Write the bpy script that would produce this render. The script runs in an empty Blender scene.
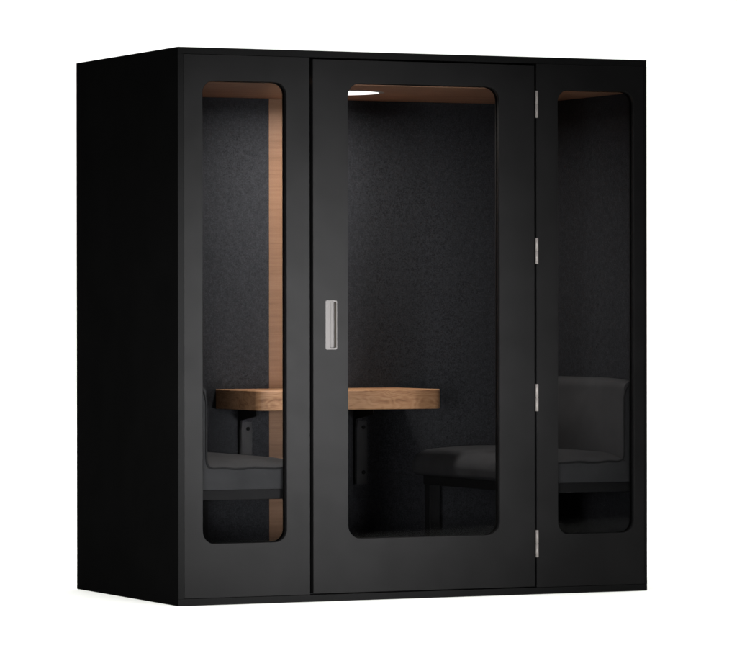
import bpy, bmesh, math
from mathutils import Vector, Matrix
from mathutils.geometry import tessellate_polygon

scene = bpy.context.scene
C = scene.collection
R = math.radians

# ------------------------------------------------------------------ helpers
def link(name, bm, mats, parent=None, smooth=False, bevel=0.0):
    bmesh.ops.recalc_face_normals(bm, faces=bm.faces[:])
    me = bpy.data.meshes.new(name)
    bm.to_mesh(me); bm.free()
    o = bpy.data.objects.new(name, me)
    C.objects.link(o)
    for m in (mats if isinstance(mats, (list, tuple)) else [mats]):
        me.materials.append(m)
    if smooth:
        for p in me.polygons: p.use_smooth = True
    if bevel:
        b = o.modifiers.new('bevel', 'BEVEL'); b.width = bevel; b.segments = 3
        b.limit_method = 'ANGLE'; b.angle_limit = R(35)
    if parent: o.parent = parent
    return o

def thing(name, label, cat, group=None):
    o = bpy.data.objects.new(name, None); C.objects.link(o)
    o['label'] = label; o['category'] = cat
    if group: o['group'] = group
    o.empty_display_size = 0.2
    return o

def box(bm, x0, x1, y0, y1, z0, z1, mi=0):
    vs = [bm.verts.new(p) for p in ((x0,y0,z0),(x1,y0,z0),(x1,y1,z0),(x0,y1,z0),
                                    (x0,y0,z1),(x1,y0,z1),(x1,y1,z1),(x0,y1,z1))]
    for f in ((0,3,2,1),(4,5,6,7),(0,1,5,4),(1,2,6,5),(2,3,7,6),(3,0,4,7)):
        bm.faces.new([vs[i] for i in f]).material_index = mi

def boxobj(name, dims, mat, parent, bevel=0.0):
    bm = bmesh.new(); box(bm, *dims)
    return link(name, bm, mat, parent, bevel=bevel)

def rrect(x0, x1, z0, z1, r, n=10):
    pts = []
    for cx, cz, a0 in ((x1-r, z1-r, 0), (x0+r, z1-r, 90), (x0+r, z0+r, 180), (x1-r, z0+r, 270)):
        if r < 1e-6:
            pts.append((cx, cz)); continue
        for k in range(n+1):
            a = R(a0 + 90*k/n); pts.append((cx + r*math.cos(a), cz + r*math.sin(a)))
    return pts

def ring(bm, pts, y):
    return [bm.verts.new((p[0], y, p[1])) for p in pts]

def strip(bm, a, b, mi=0, smooth=False):
    n = len(a)
    for i in range(n):
        j = (i+1) % n
        f = bm.faces.new((a[i], a[j], b[j], b[i])); f.material_index = mi; f.smooth = smooth

def plate_with_hole(bm, x0, x1, z0, z1, holes, y0, y1, c=0.0012, mi=0, outer_r=0.0005):
    """slab in the xz plane with openings; chamfered front arrises"""
    if not isinstance(holes[0], (list, tuple)): holes = [holes]
    oF = rrect(x0+c, x1-c, z0+c, z1-c, outer_r, 4); oM = rrect(x0, x1, z0, z1, outer_r+c, 4)
    iF = [rrect(h[0]-c, h[1]+c, h[2]-c, h[3]+c, h[4]+c) for h in holes]
    iM = [rrect(*h) for h in holes]
    def cap(loops, y):
        rs = [ring(bm, l, y) for l in loops]
        allv = [v for r_ in rs for v in r_]
        for t in tessellate_polygon([[Vector((p[0], p[1], 0)) for p in l] for l in loops]):
            try: bm.faces.new([allv[k] for k in t]).material_index = mi
            except ValueError: pass
        return rs
    f = cap([oF]+iF, y0); b = cap([oM]+iM, y1)
    m = [ring(bm, l, y0+c) for l in [oM]+iM]
    for k in range(len(f)):
        strip(bm, f[k], m[k], mi, k > 0); strip(bm, m[k], b[k], mi, k > 0)

def solid_poly(bm, pts, y0, y1, mi=0):
    a, b = ring(bm, pts, y0), ring(bm, pts, y1)
    bm.faces.new(a).material_index = mi; bm.faces.new(b[::-1]).material_index = mi
    strip(bm, a, b, mi)

def tube(bm, path, r, n=8):
    rings = []
    for i, p in enumerate(path):
        p = Vector(p)
        t = (Vector(path[min(i+1, len(path)-1)]) - Vector(path[max(i-1, 0)])).normalized()
        u = t.cross(Vector((0, 1, 0)));
        if u.length < 1e-4: u = t.cross(Vector((0, 0, 1)))
        u.normalize(); v = t.cross(u)
        rings.append([bm.verts.new(p + r*(math.cos(2*math.pi*k/n)*u + math.sin(2*math.pi*k/n)*v)) for k in range(n)])
    for a, b in zip(rings, rings[1:]): strip(bm, a, b, 0, True)
    bm.faces.new(rings[0][::-1]); bm.faces.new(rings[-1])

def cyl(bm, c, axis, r, h, n=24, mi=0, smooth=True):
    c = Vector(c); ax = {'x': Vector((1,0,0)), 'y': Vector((0,1,0)), 'z': Vector((0,0,1))}[axis]
    u = Vector((0,0,1)) if axis != 'z' else Vector((1,0,0)); v = ax.cross(u)
    e = min(r*0.15, h*0.1)
    prof = ((r-e, 0), (r, e), (r, h-e), (r-e, h))
    rs = [[bm.verts.new(c + ax*hh + rr*(math.cos(2*math.pi*k/n)*u + math.sin(2*math.pi*k/n)*v)) for k in range(n)] for rr, hh in prof]
    for a, b in zip(rs, rs[1:]): strip(bm, a, b, mi, smooth)
    bm.faces.new(rs[0][::-1]).material_index = mi; bm.faces.new(rs[-1]).material_index = mi

# ------------------------------------------------------------------ materials
def new_mat(name):
    m = bpy.data.materials.new(name); m.use_nodes = True
    nt = m.node_tree; b = nt.nodes['Principled BSDF']
    return m, nt, b

def coords(nt, scale=(1,1,1)):
    t = nt.nodes.new('ShaderNodeTexCoord'); mp = nt.nodes.new('ShaderNodeMapping')
    mp.inputs['Scale'].default_value = scale
    nt.links.new(t.outputs['Object'], mp.inputs['Vector'])
    return mp.outputs['Vector']

def noise(nt, vec, scale, detail=4, rough=0.55, dist=0.0):
    n = nt.nodes.new('ShaderNodeTexNoise'); n.inputs['Scale'].default_value = scale
    n.inputs['Detail'].default_value = detail; n.inputs['Roughness'].default_value = rough
    n.inputs['Distortion'].default_value = dist
    nt.links.new(vec, n.inputs['Vector']); return n.outputs['Fac']

def ramp(nt, fac, stops):
    r = nt.nodes.new('ShaderNodeValToRGB')
    els = r.color_ramp.elements
    els[0].position, els[0].color = stops[0][0], (*stops[0][1], 1)
    els[1].position, els[1].color = stops[-1][0], (*stops[-1][1], 1)
    for p, c in stops[1:-1]:
        e = els.new(p); e.color = (*c, 1)
    nt.links.new(fac, r.inputs['Fac']); return r.outputs['Color']

def bump(nt, b, h, strength, dist=0.001):
    n = nt.nodes.new('ShaderNodeBump'); n.inputs['Strength'].default_value = strength
    n.inputs['Distance'].default_value = dist
    nt.links.new(h, n.inputs['Height']); nt.links.new(n.outputs['Normal'], b.inputs['Normal'])

def lacquer(name, col, rough, spec, var=0.12):
    m, nt, b = new_mat(name)
    v = coords(nt)
    n1 = noise(nt, v, 4.2, 5, 0.6)
    c0 = tuple(c*(1-var) for c in col); c1 = tuple(c*(1+var) for c in col)
    nt.links.new(ramp(nt, n1, [(0.3, c0), (0.7, c1)]), b.inputs['Base Color'])
    n2 = noise(nt, v, 9.0, 4, 0.6)
    mr = nt.nodes.new('ShaderNodeMapRange')
    mr.inputs['To Min'].default_value = rough-0.05; mr.inputs['To Max'].default_value = rough+0.05
    nt.links.new(n2, mr.inputs['Value']); nt.links.new(mr.outputs['Result'], b.inputs['Roughness'])
    b.inputs['Specular IOR Level'].default_value = spec
    n3 = noise(nt, v, 900, 2, 0.5); bump(nt, b, n3, 0.06, 0.0004)
    return m

M = {}
M['panel'] = lacquer('satin_black_panel', (0.0036, 0.0035, 0.00365), 0.5, 0.06, 0.28)
M['trim'] = lacquer('matte_black_edge', (0.0028, 0.0028, 0.0029), 0.6, 0.05)
M['shell'] = lacquer('matte_black_shell', (0.0026, 0.0026, 0.0026), 0.9, 0.0)
M['inner'] = lacquer('black_inner', (0.006, 0.0058, 0.0056), 0.7, 0.1)
M['steel_dark'] = lacquer('dark_powder_coat', (0.03, 0.03, 0.031), 0.55, 0.3)
M['base'] = lacquer('black_base_board', (0.016, 0.016, 0.0162), 0.6, 0.15)
M['gusset'] = lacquer('black_gusset', (0.007, 0.007, 0.007), 0.6, 0.1)
M['bolt'] = lacquer('black_bolt', (0.003, 0.003, 0.003), 0.6, 0.1)

def felt(name, col):
    m, nt, b = new_mat(name)
    v = coords(nt)
    n1 = noise(nt, v, 185, 4, 0.8); n2 = noise(nt, v, 45, 3, 0.6)
    mx = nt.nodes.new('ShaderNodeMath'); mx.operation = 'MULTIPLY_ADD'
    mx.inputs[1].default_value = 0.25
    nt.links.new(n2, mx.inputs[0]); nt.links.new(n1, mx.inputs[2])
    lo = tuple(c*0.48 for c in col); hi = tuple(c*1.72 for c in col)
    nt.links.new(ramp(nt, mx.outputs[0], [(0.46, lo), (0.625, col), (0.79, hi)]), b.inputs['Base Color'])
    b.inputs['Roughness'].default_value = 0.95; b.inputs['Specular IOR Level'].default_value = 0.05
    bump(nt, b, n1, 0.5, 0.0015)
    return m
M['felt'] = felt('charcoal_felt', (0.0330, 0.0340, 0.0372))

def fabric(name, col):
    m, nt, b = new_mat(name)
    v = coords(nt)
    n1 = noise(nt, v, 700, 2, 0.6); n2 = noise(nt, v, 7, 4, 0.55)
    lo = tuple(c*0.82 for c in col); hi = tuple(c*1.18 for c in col)
    nt.links.new(ramp(nt, n2, [(0.3, lo), (0.7, hi)]), b.inputs['Base Color'])
    b.inputs['Roughness'].default_value = 0.7; b.inputs['Specular IOR Level'].default_value = 0.2
    b.inputs['Sheen Weight'].default_value = 0.0
    mx = nt.nodes.new('ShaderNodeMath'); mx.operation = 'MULTIPLY_ADD'; mx.inputs[1].default_value = 6
    nt.links.new(n2, mx.inputs[0]); nt.links.new(n1, mx.inputs[2])
    bump(nt, b, mx.outputs[0], 0.25, 0.0015)
    return m
M['seat'] = fabric('charcoal_upholstery', (0.054, 0.0548, 0.0565))
M['piping'] = fabric('upholstery_piping', (0.026, 0.0265, 0.027))

def wood(name, dark, mid, light, scale, rough=0.45, figure=0.0):
    """grain runs along the axis with the small scale; figure > 0 adds wide cathedral arcs"""
    m, nt, b = new_mat(name)
    v = coords(nt, scale)
    n1 = noise(nt, v, 2.4, 6, 0.6, 0.5); n2 = noise(nt, v, 14, 4, 0.65)
    n0 = noise(nt, coords(nt, (1, 1, 1)), 3.0, 3, 0.5)
    def madd(a, k, c):
        q = nt.nodes.new('ShaderNodeMath'); q.operation = 'MULTIPLY_ADD'; q.inputs[1].default_value = k
        nt.links.new(a, q.inputs[0])
        if isinstance(c, float): q.inputs[2].default_value = c
        else: nt.links.new(c, q.inputs[2])
        return q.outputs[0]
    f = madd(n2, 0.35, madd(n0, 0.3, n1))
    if figure:
        v2 = coords(nt, (1.0, 1.0, 2.6))
        big = noise(nt, v2, 3.1, 2, 0.5, 0.3)
        sn = nt.nodes.new('ShaderNodeMath'); sn.operation = 'SINE'
        nt.links.new(madd(big, 150.0, 0.0), sn.inputs[0])
        f = madd(sn.outputs[0], figure, f)
    nt.links.new(ramp(nt, f, [(0.52, dark), (0.82, mid), (1.0, light)]), b.inputs['Base Color'])
    b.inputs['Roughness'].default_value = rough; b.inputs['Specular IOR Level'].default_value = 0.2
    bump(nt, b, n2, 0.12, 0.0005)
    return m
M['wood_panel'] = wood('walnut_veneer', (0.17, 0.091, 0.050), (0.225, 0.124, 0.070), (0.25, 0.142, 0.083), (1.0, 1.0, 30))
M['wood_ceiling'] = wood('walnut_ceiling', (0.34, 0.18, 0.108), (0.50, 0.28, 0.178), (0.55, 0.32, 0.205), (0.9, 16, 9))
M['wood_table'] = wood('walnut_tabletop', (0.28, 0.132, 0.058), (0.53, 0.285, 0.143), (0.62, 0.355, 0.195), (2.2, 6, 24), 0.4, 0.075)

def metal(name, col, rough, metallic):
    m, nt, b = new_mat(name)
    v = coords(nt, (1, 1, 0.05)); n = noise(nt, v, 700, 3)
    b.inputs['Base Color'].default_value = (*col, 1)
    b.inputs['Metallic'].default_value = metallic
    mr = nt.nodes.new('ShaderNodeMapRange'); mr.inputs['To Min'].default_value = rough-0.03; mr.inputs['To Max'].default_value = rough+0.03
    nt.links.new(n, mr.inputs['Value']); nt.links.new(mr.outputs['Result'], b.inputs['Roughness'])
    return m
M['nickel'] = metal('brushed_nickel', (0.13, 0.118, 0.112), 0.5, 0.3)
M['pull'] = metal('satin_nickel_pull', (0.066, 0.0625, 0.0615), 0.55, 0.0)
M['pull'].node_tree.nodes['Principled BSDF'].inputs['Specular IOR Level'].default_value = 0.12

# low-reflection glazing: Fresnel-weighted mirror over transmission, grey tint added to hold back key light
def glass(name, f0, tint):
    m = bpy.data.materials.new(name); m.use_nodes = True
    nt = m.node_tree; nt.nodes.clear()
    out = nt.nodes.new('ShaderNodeOutputMaterial'); mix = nt.nodes.new('ShaderNodeMixShader')
    tr = nt.nodes.new('ShaderNodeBsdfTransparent'); tr.inputs['Color'].default_value = (*tint, 1)
    gl = nt.nodes.new('ShaderNodeBsdfGlossy'); gl.inputs['Roughness'].default_value = 0.03
    lw = nt.nodes.new('ShaderNodeLayerWeight'); lw.inputs['Blend'].default_value = 0.5
    pw = nt.nodes.new('ShaderNodeMath'); pw.operation = 'POWER'; pw.inputs[1].default_value = 5
    nt.links.new(lw.outputs['Facing'], pw.inputs[0])
    ma = nt.nodes.new('ShaderNodeMath'); ma.operation = 'MULTIPLY_ADD'
    ma.inputs[1].default_value = 1-f0; ma.inputs[2].default_value = f0
    nt.links.new(pw.outputs[0], ma.inputs[0]); nt.links.new(ma.outputs[0], mix.inputs[0])
    nt.links.new(tr.outputs[0], mix.inputs[1]); nt.links.new(gl.outputs[0], mix.inputs[2])
    nt.links.new(mix.outputs[0], out.inputs['Surface'])
    return m
M['glass'] = glass('dimming_glazing', 0.004, (0.63, 0.63, 0.634))

m, nt, b = new_mat('white_studio_paper')
n = noise(nt, coords(nt), 0.7, 3)
nt.links.new(ramp(nt, n, [(0.3, (0.885, 0.89, 0.856)), (0.7, (0.90, 0.905, 0.871))]), b.inputs['Base Color'])
b.inputs['Roughness'].default_value = 1.0; b.inputs['Specular IOR Level'].default_value = 0.0
M['paper'] = m

m, nt, b = new_mat('led_diffuser')
b.inputs['Base Color'].default_value = (0.8, 0.8, 0.8, 1)
b.inputs['Emission Color'].default_value = (1.0, 0.965, 0.93, 1); b.inputs['Emission Strength'].default_value = 4.0
M['led'] = m
M['white_rim'] = lacquer('white_enamel', (0.45, 0.44, 0.43), 0.5, 0.2, 0.03)

# ------------------------------------------------------------------ booth
W, D, H = 2.096, 1.129, 2.2
XL, XR = 0.040, 2.072          # inner wall faces
YB, ZC = 1.090, 2.068          # inner back wall, ceiling
T = 0.04                       # front panel thickness

booth = thing('office_booth', 'freestanding black office booth with a glazed door between two narrow windows', 'booth')
boxobj('roof_panel', (0, W, 0, D, 2.1735, H), M['trim'], booth, 0.001)
boxobj('floor_panel', (0, W, 0, D, 0, 0.0275), M['trim'], booth, 0.001)
bm = bmesh.new(); box(bm, 0, 0.0235, 0, D-0.002, 0.0277, 2.1733)
side = link('side_panel', bm, [M['shell'], M['trim']], booth)
for p in side.data.polygons:
    if p.normal.y < -0.9: p.material_index = 1
bm = bmesh.new(); box(bm, 2.0845, W, 0, D-0.002, 0.0277, 2.1733)
side2 = link('side_panel', bm, [M['shell'], M['trim']], booth)
for p in side2.data.polygons:
    if p.normal.y < -0.9: p.material_index = 1
# skin of the left flank: the roof and base edges are the same dead-matte laminate there
boxobj('side_skin', (-0.0012, -0.0001, 0.0008, D-0.001, 0.001, H-0.001), M['shell'], booth)
boxobj('back_panel', (0.0245, 2.0835, 1.104, D-0.002, 0.0285, 2.1725), M['shell'], booth)
boxobj('felt_lining', (XL, 0.8588, YB, 1.102, 0.03, ZC), M['felt'], booth)
boxobj('felt_lining', (1.1812, XR, YB, 1.102, 0.03, ZC), M['felt'], booth)
boxobj('felt_lining', (0.0245, XL, 0.045, 1.102, 0.03, ZC), M['felt'], booth)
boxobj('felt_lining', (XR, 2.0835, 0.045, 1.102, 0.03, ZC), M['felt'], booth)
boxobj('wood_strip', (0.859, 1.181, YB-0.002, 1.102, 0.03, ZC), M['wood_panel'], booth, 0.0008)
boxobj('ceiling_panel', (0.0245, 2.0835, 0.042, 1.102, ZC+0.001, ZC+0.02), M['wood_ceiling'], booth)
boxobj('floor_carpet', (XL+0.001, XR-0.001, 0.05, YB-0.003, 0.0285, 0.036), M['felt'], booth)
for x0, x1 in ((0.535, 0.612), (1.54, 1.61)):
    boxobj('door_post', (x0, x1, T+0.001, 0.085, 0.037, ZC), M['inner'], booth)

def glazed(name, x0, x1, z0, z1, hole, parent, pane, extra=()):
    bm = bmesh.new(); plate_with_hole(bm, x0, x1, z0, z1, [hole, *extra], 0.0, T)
    p = link(name, bm, M['panel'], parent)
    hx0, hx1, hz0, hz1, r = hole
    e = 0.0006
    bm = bmesh.new(); solid_poly(bm, rrect(hx0+e, hx1-e, hz0+e, hz1-e, r-e), 0.020, 0.0245)
    link(pane, bm, M['glass'], p)
    # thin black gasket behind the glass, along the opening
    bm = bmesh.new(); g = 0.0025
    plate_with_hole(bm, hx0+e, hx1-e, hz0+e, hz1-e, (hx0+g, hx1-g, hz0+g, hz1-g, r-g), 0.026, 0.036, 0.0008, outer_r=r-e-0.001)
    link('gasket', bm, M['inner'], p)
    return p
glazed('fixed_panel', 0.0245, 0.5665, 0.0285, 2.1725, (0.104, 0.465, 0.242, 2.070, 0.050), booth, 'window_pane')
door = glazed('door', 0.5805, 1.5735, 0.0320, 2.1655, (0.734, 1.4135, 0.248, 2.074, 0.055), booth, 'door_glass',
              [(0.6530, 0.6810, 1.0130, 1.1970, 0.0035)])
glazed('fixed_panel', 1.5825, 2.0840, 0.0285, 2.1725, (1.681, 2.035, 0.243, 2.068, 0.050), booth, 'window_pane')

# flush pull: a rounded plate with a pocket sunk through the door leaf
bm = bmesh.new()
px0, px1, pz0, pz1 = 0.6535, 0.6805, 1.0135, 1.1965
plate_with_hole(bm, 0.6335, 0.6845, 1.006, 1.2035, (px0, px1, pz0, pz1, 0.003), -0.0035, -0.0002, 0.0012, outer_r=0.006)
a, b_ = ring(bm, rrect(px0, px1, pz0, pz1, 0.003), -0.002), ring(bm, rrect(px0, px1, pz0, pz1, 0.003), 0.0155)
strip(bm, a, b_, 1)
bm.faces.new(b_)
M['recess'] = lacquer('bronze_pocket_wall', (0.055, 0.047, 0.038), 0.6, 0.15, 0.05)
link('door_handle', bm, [M['pull'], M['recess']], door)

# hinges
for z0, z1 in ((1.951, 2.061), (1.353, 1.459), (0.750, 0.861), (0.152, 0.263)):
    bm = bmesh.new(); zm = (z0+z1)/2
    cyl(bm, (1.5815, -0.0035, z0), 'z', 0.0066, zm-z0-0.0012)
    cyl(bm, (1.5815, -0.0035, zm+0.0012), 'z', 0.0066, z1-zm-0.0012)
    cyl(bm, (1.5815, -0.0035, zm-0.003), 'z', 0.0048, 0.006)
    link('hinge', bm, M['nickel'], door)
boxobj('dark_mark', (1.5478, 1.5510, -0.0008, 0.001, 1.430, 1.471), M['bolt'], door)  # thin dark bar near the door's hinge edge

# ------------------------------------------------------------------ benches
def bench(label, wall, pipe, front):
    s = 1 if front > wall else -1
    t = thing('upholstered_bench', label, 'bench', 'benches facing each other inside the booth')
    t.location = (wall, 0.55, 0.0365)
    th = abs(pipe-wall); U = abs(front-wall)
    y0, y1 = 0.045, 1.082
    def P(u, y, z): return (wall + s*u - wall, y-0.55, z-0.0365)
    ny = 41
    ys = [y0 + (y1-y0)*(0.5-0.5*math.cos(math.pi*k/(ny-1))) for k in range(ny)]
    def crown(y):
        return 1 - math.exp(-(y-y0)/0.07) - 0.25*math.exp(-(y1-y)/0.03)
    def loft(prof):                 # prof: list of (u,z,du,dz) loop
        bm = bmesh.new(); rs = []
        for y in ys:
            c = crown(y)
            rs.append([bm.verts.new(P(u+du*c, y, z+dz*c)) for u, z, du, dz in prof])
        for a, b in zip(rs, rs[1:]): strip(bm, a, b, 0, True)
        bm.faces.new(rs[0][::-1]); bm.faces.new(rs[-1])
        return bm
    zb, zt = 0.452, 0.536
    Uf = U-0.02; zc_ = (zb+zt)/2
    prof = [(0.0, zb, 0, 0), (U-0.09, zb, 0, 0)]
    for k in range(6):              # tight lower arris, upright face, full upper roll
        a = R(-90+90*k/5); prof.append((Uf-0.018+0.018*math.cos(a), zb+0.018+0.018*math.sin(a), 0.016*math.cos(a), 0))
    for k in range(1, 4): prof.append((Uf, zb+0.018+(0.497-zb-0.018)*k/4, 0.016+0.006*k/4, 0))
    for k in range(13):
        a = R(90*k/12); prof.append((Uf-0.075+0.075*math.cos(a), 0.497+(zt-0.497)*math.sin(a), 0.022*math.cos(a), 0.034*math.sin(a)))
    for k in range(1, 10):
        u = Uf-0.075 - (Uf-0.075-th*0.4)*k/9
        prof.append((u, zt, 0, 0.034 + 0.010*math.sin(math.pi*k/9)))
    prof.append((0, zt, 0, 0))
    link('seat', loft(prof), M['seat'], t)
    zt2 = 0.866
    prof = [(0, zt+0.0006, 0, 0), (th-0.004, zt+0.0006, 0.002, 0)]
    for k in range(15):
        f = k/14
        prof.append((th, 0.545+(zt2-0.03-0.545)*f, 0.006+0.016*math.sin(math.pi*min(1, f*1.05)), 0))
    for k in range(1, 9):
        a = R(90*k/8)
        prof.append((th-0.03+0.03*math.cos(a), zt2-0.03+0.03*math.sin(a), 0.006*math.cos(a), 0.016*math.sin(a)))
    prof.append((0, zt2, 0, 0.012))
    link('backrest', loft(prof), M['seat'], t)
    # welt running round the near end and the far end
    for ye in (y0, y1):
        path = [(th-0.045, ye, zt2-0.004), (th-0.022, ye, zt2-0.012), (th-0.007, ye, zt2-0.032), (th, ye, zt2-0.065)]
        path += [(th, ye, 0.80-(0.80-0.575)*k/6) for k in range(7)]
        path += [(th+0.003, ye, 0.556), (th+0.012, ye, 0.543), (th+0.03, ye, zt+0.001)]
        path += [(th+0.03+(U-0.09-th-0.03)*k/8, ye, zt+0.003*math.sin(k*1.9)) for k in range(1, 9)]
        path += [(U-0.055, ye, zt-0.008), (U-0.033, ye, zt-0.022), (U-0.022, ye, zc_)]
        bm = bmesh.new(); tube(bm, [P(*p) for p in path], 0.0052)
        link('piping', bm, M['piping'], t)
    def bx(name, u0, u1, ya, yb, z0, z1, mat, bev=0.002):
        xa, xb = sorted((s*u0, s*u1))
        boxobj(name, (xa, xb, ya-0.55, yb-0.55, z0-0.0365, z1-0.0365), mat, t, bev)
    bx('base_board', 0.001, U-0.055, y0+0.004, y1-0.004, 0.411, 0.4515, M['base'])
    for ya, yb in ((y0+0.006, y0+0.056), (y1-0.056, y1-0.006)):
        bx('leg', U-0.110, U-0.060, ya, yb, 0.0365, 0.4105, M['base'])
    return t
bench('charcoal upholstered bench beside the wood strip, its seat end showing in the left window', XL, 0.137, 0.612)
bench('charcoal upholstered bench below the hinged side, its tall backrest showing in the right window', XR, 2.012, 1.527)

# ------------------------------------------------------------------ table
table = thing('wall_table', 'thick walnut table jutting from the back wall above two steel brackets', 'table')
table.location = (1.05, YB-0.003, 0.0)
def rplan(x0, x1, y0, y1, r, n=12):
    pts = [(x1, y1), (x0, y1)]
    for cx, cy, a0 in ((x0+r, y0+r, 180), (x1-r, y0+r, 270)):
        for k in range(n+1):
            a = R(a0+90*k/n); pts.append((cx+r*math.cos(a), cy+r*math.sin(a)))
    return pts
bm = bmesh.new()
tx0, tx1, tyf, tz0, tz1 = 0.612, 1.462, 0.63, 0.7490, 0.8315
c = 0.003
lay = []
for inset, z in ((c, tz0), (0, tz0+c), (0, tz1-c), (c, tz1)):
    pl = rplan(tx0+inset, tx1-inset, tyf+inset, YB-0.003, 0.04)
    lay.append([bm.verts.new((x-1.05, y-(YB-0.003), z)) for x, y in pl])
for a, b_ in zip(lay, lay[1:]): strip(bm, a, b_)
bm.faces.new(lay[0][::-1]); bm.faces.new(lay[-1])
link('tabletop', bm, M['wood_table'], table)
for xg in (0.714, 1.254):
    bm = bmesh.new(); yb = -0.0005
    box(bm, xg+0.010-1.05, xg+0.061-1.05, yb-0.006, yb, 0.417, 0.690)      # wall flange
    # gusset: tapers from the wall foot to the tip of the arm
    prof = [(yb, 0.417), (yb-0.012, 0.417), (yb-0.014, 0.66), (yb-0.024, 0.698), (yb-0.20, 0.722), (yb-0.20, 0.7485), (yb, 0.7485)]
    a = [bm.verts.new((xg-1.05, y, z)) for y, z in prof]; b_ = [bm.verts.new((xg+0.0095-1.05, y, z)) for y, z in prof]
    for f in (bm.faces.new(a), bm.faces.new(b_[::-1])): f.material_index = 1
    strip(bm, a, b_, 1)
    br = link('bracket', bm, [M['steel_dark'], M['gusset']], table)
    for zz in (0.662, 0.468):
        bm = bmesh.new(); cyl(bm, (xg+0.043-1.05, yb-0.0095, zz), 'y', 0.0085, 0.004, 16)
        link('bolt', bm, M['bolt'], br)

# ------------------------------------------------------------------ ceiling lamp
lamp = thing('ceiling_light', 'round flush white LED light glowing on the wooden ceiling', 'ceiling light')
lamp.location = (0.952, 0.56, ZC)
def lathe_down(bm, prof, n=72):
    rs = [[bm.verts.new((r*math.cos(2*math.pi*k/n), r*math.sin(2*math.pi*k/n), z)) for k in range(n)] for r, z in prof]
    for a, b in zip(rs, rs[1:]): strip(bm, a, b, 0, True)
    bm.faces.new(rs[0]); bm.faces.new(rs[-1][::-1])
bm = bmesh.new(); lathe_down(bm, [(0.186, 0.0006), (0.184, -0.0002), (0.166, -0.0014), (0.164, -0.0009)])
link('housing', bm, M['white_rim'], lamp)
bm = bmesh.new(); lathe_down(bm, [(0.1635, -0.0010), (0.1632, -0.0014), (0.150, -0.0017)])
link('diffuser', bm, M['led'], lamp)

# ------------------------------------------------------------------ studio sweep
YAW = 0.4321
fx, fy = math.sin(YAW), math.cos(YAW); rx, ry = math.cos(YAW), -math.sin(YAW)
def cam_axis(a, d, z):                 # a metres to the camera's right, d metres along its axis from the booth corner
    return (a*rx + d*fx, a*ry + d*fy, z)
bm = bmesh.new()
prof = [(-2.85, 0), (5.0, 0)]
rad = 2.0
for k in range(1, 25):
    t_ = R(90*k/24); prof.append((5.0+rad*math.sin(t_), rad-rad*math.cos(t_)))
prof.append((7.0, 5.0))
A = [bm.verts.new(cam_axis(-6.5, d, z)) for d, z in prof]; B = [bm.verts.new(cam_axis(7.5, d, z)) for d, z in prof]
for i in range(len(prof)-1):
    bm.faces.new((A[i], B[i], B[i+1], A[i+1])).smooth = True
g = link('ground', bm, M['paper'])
for p in g.data.polygons: p.use_smooth = True
if sum(p.normal.z for p in g.data.polygons) < 0: g.data.flip_normals()
g['kind'] = 'structure'; g['label'] = 'seamless white paper floor curving up into a backdrop'

# ------------------------------------------------------------------ light
w = bpy.data.worlds.new('World'); scene.world = w; w.use_nodes = True
w.node_tree.nodes['Background'].inputs['Color'].default_value = (1, 1, 1, 1)
w.node_tree.nodes['Background'].inputs['Strength'].default_value = 0.03

def area(name, loc, target, sx, sy, power, spread=180, col=(1, 1, 1)):
    l = bpy.data.lights.new(name, 'AREA'); l.shape = 'RECTANGLE'; l.size = sx; l.size_y = sy
    l.energy = power; l.color = col; l.spread = R(spread)
    o = bpy.data.objects.new(name, l); C.objects.link(o)
    o.location = loc
    o.rotation_euler = (Vector(target)-Vector(loc)).to_track_quat('-Z', 'Y').to_euler()
    return o
# overhead banks on the white floor and the backdrop
o = area('overhead_softbox', cam_axis(0.4, 0.0, 6.0), cam_axis(0.4, 0.001, 0), 12, 11, 680, 70)
o.rotation_euler = (0, 0, -YAW)
area('backdrop_softbox', cam_axis(0.4, 2.6, 5.2), cam_axis(0.4, 7.0, 1.2), 11, 1.2, 240, 120)
# key: low softbox added at front right; weaker fill added at front left
area('key_softbox', (1.7, -6.0, 0.75), (0.58, 0.0, 0.98), 1.3, 1.5, 30, 21.5)
area('fill_softbox', (-3.3, -6.0, 0.75), (0.62, 0.0, 0.85), 1.3, 1.3, 26, 28)

# the ceiling light's own beam, a recessed disc facing down
l = bpy.data.lights.new('ceiling_led', 'AREA'); l.shape = 'DISK'; l.size = 0.31; l.energy = 32; l.spread = R(172.5)
l.color = (1.0, 0.965, 0.93)
o = bpy.data.objects.new('ceiling_led', l); C.objects.link(o); o.location = (0.952, 0.56, ZC-0.004)
# ------------------------------------------------------------------ camera
cam = bpy.data.cameras.new('camera'); co = bpy.data.objects.new('camera', cam); C.objects.link(co)
cam.sensor_fit = 'HORIZONTAL'; cam.sensor_width = 36.0
cam.lens = 4031.69/737*36.0
cam.shift_y = -13.04/737
cam.clip_start = 0.1; cam.clip_end = 200
co.matrix_world = (Matrix.Translation((-5.9596, -14.7095, 1.1345)) @ Matrix.Rotation(-YAW, 4, 'Z')
                   @ Matrix.Rotation(math.pi/2, 4, 'X') @ Matrix.Rotation(-0.0012, 4, 'Z'))
scene.camera = co

scene.render.engine = 'CYCLES'
scene.cycles.max_bounces = 10
scene.cycles.transparent_max_bounces = 16
scene.cycles.sample_clamp_indirect = 4.0
scene.view_settings.view_transform = 'Standard'
scene.view_settings.look = 'None'
scene.view_settings.exposure = 0.0
scene.view_settings.gamma = 1.0
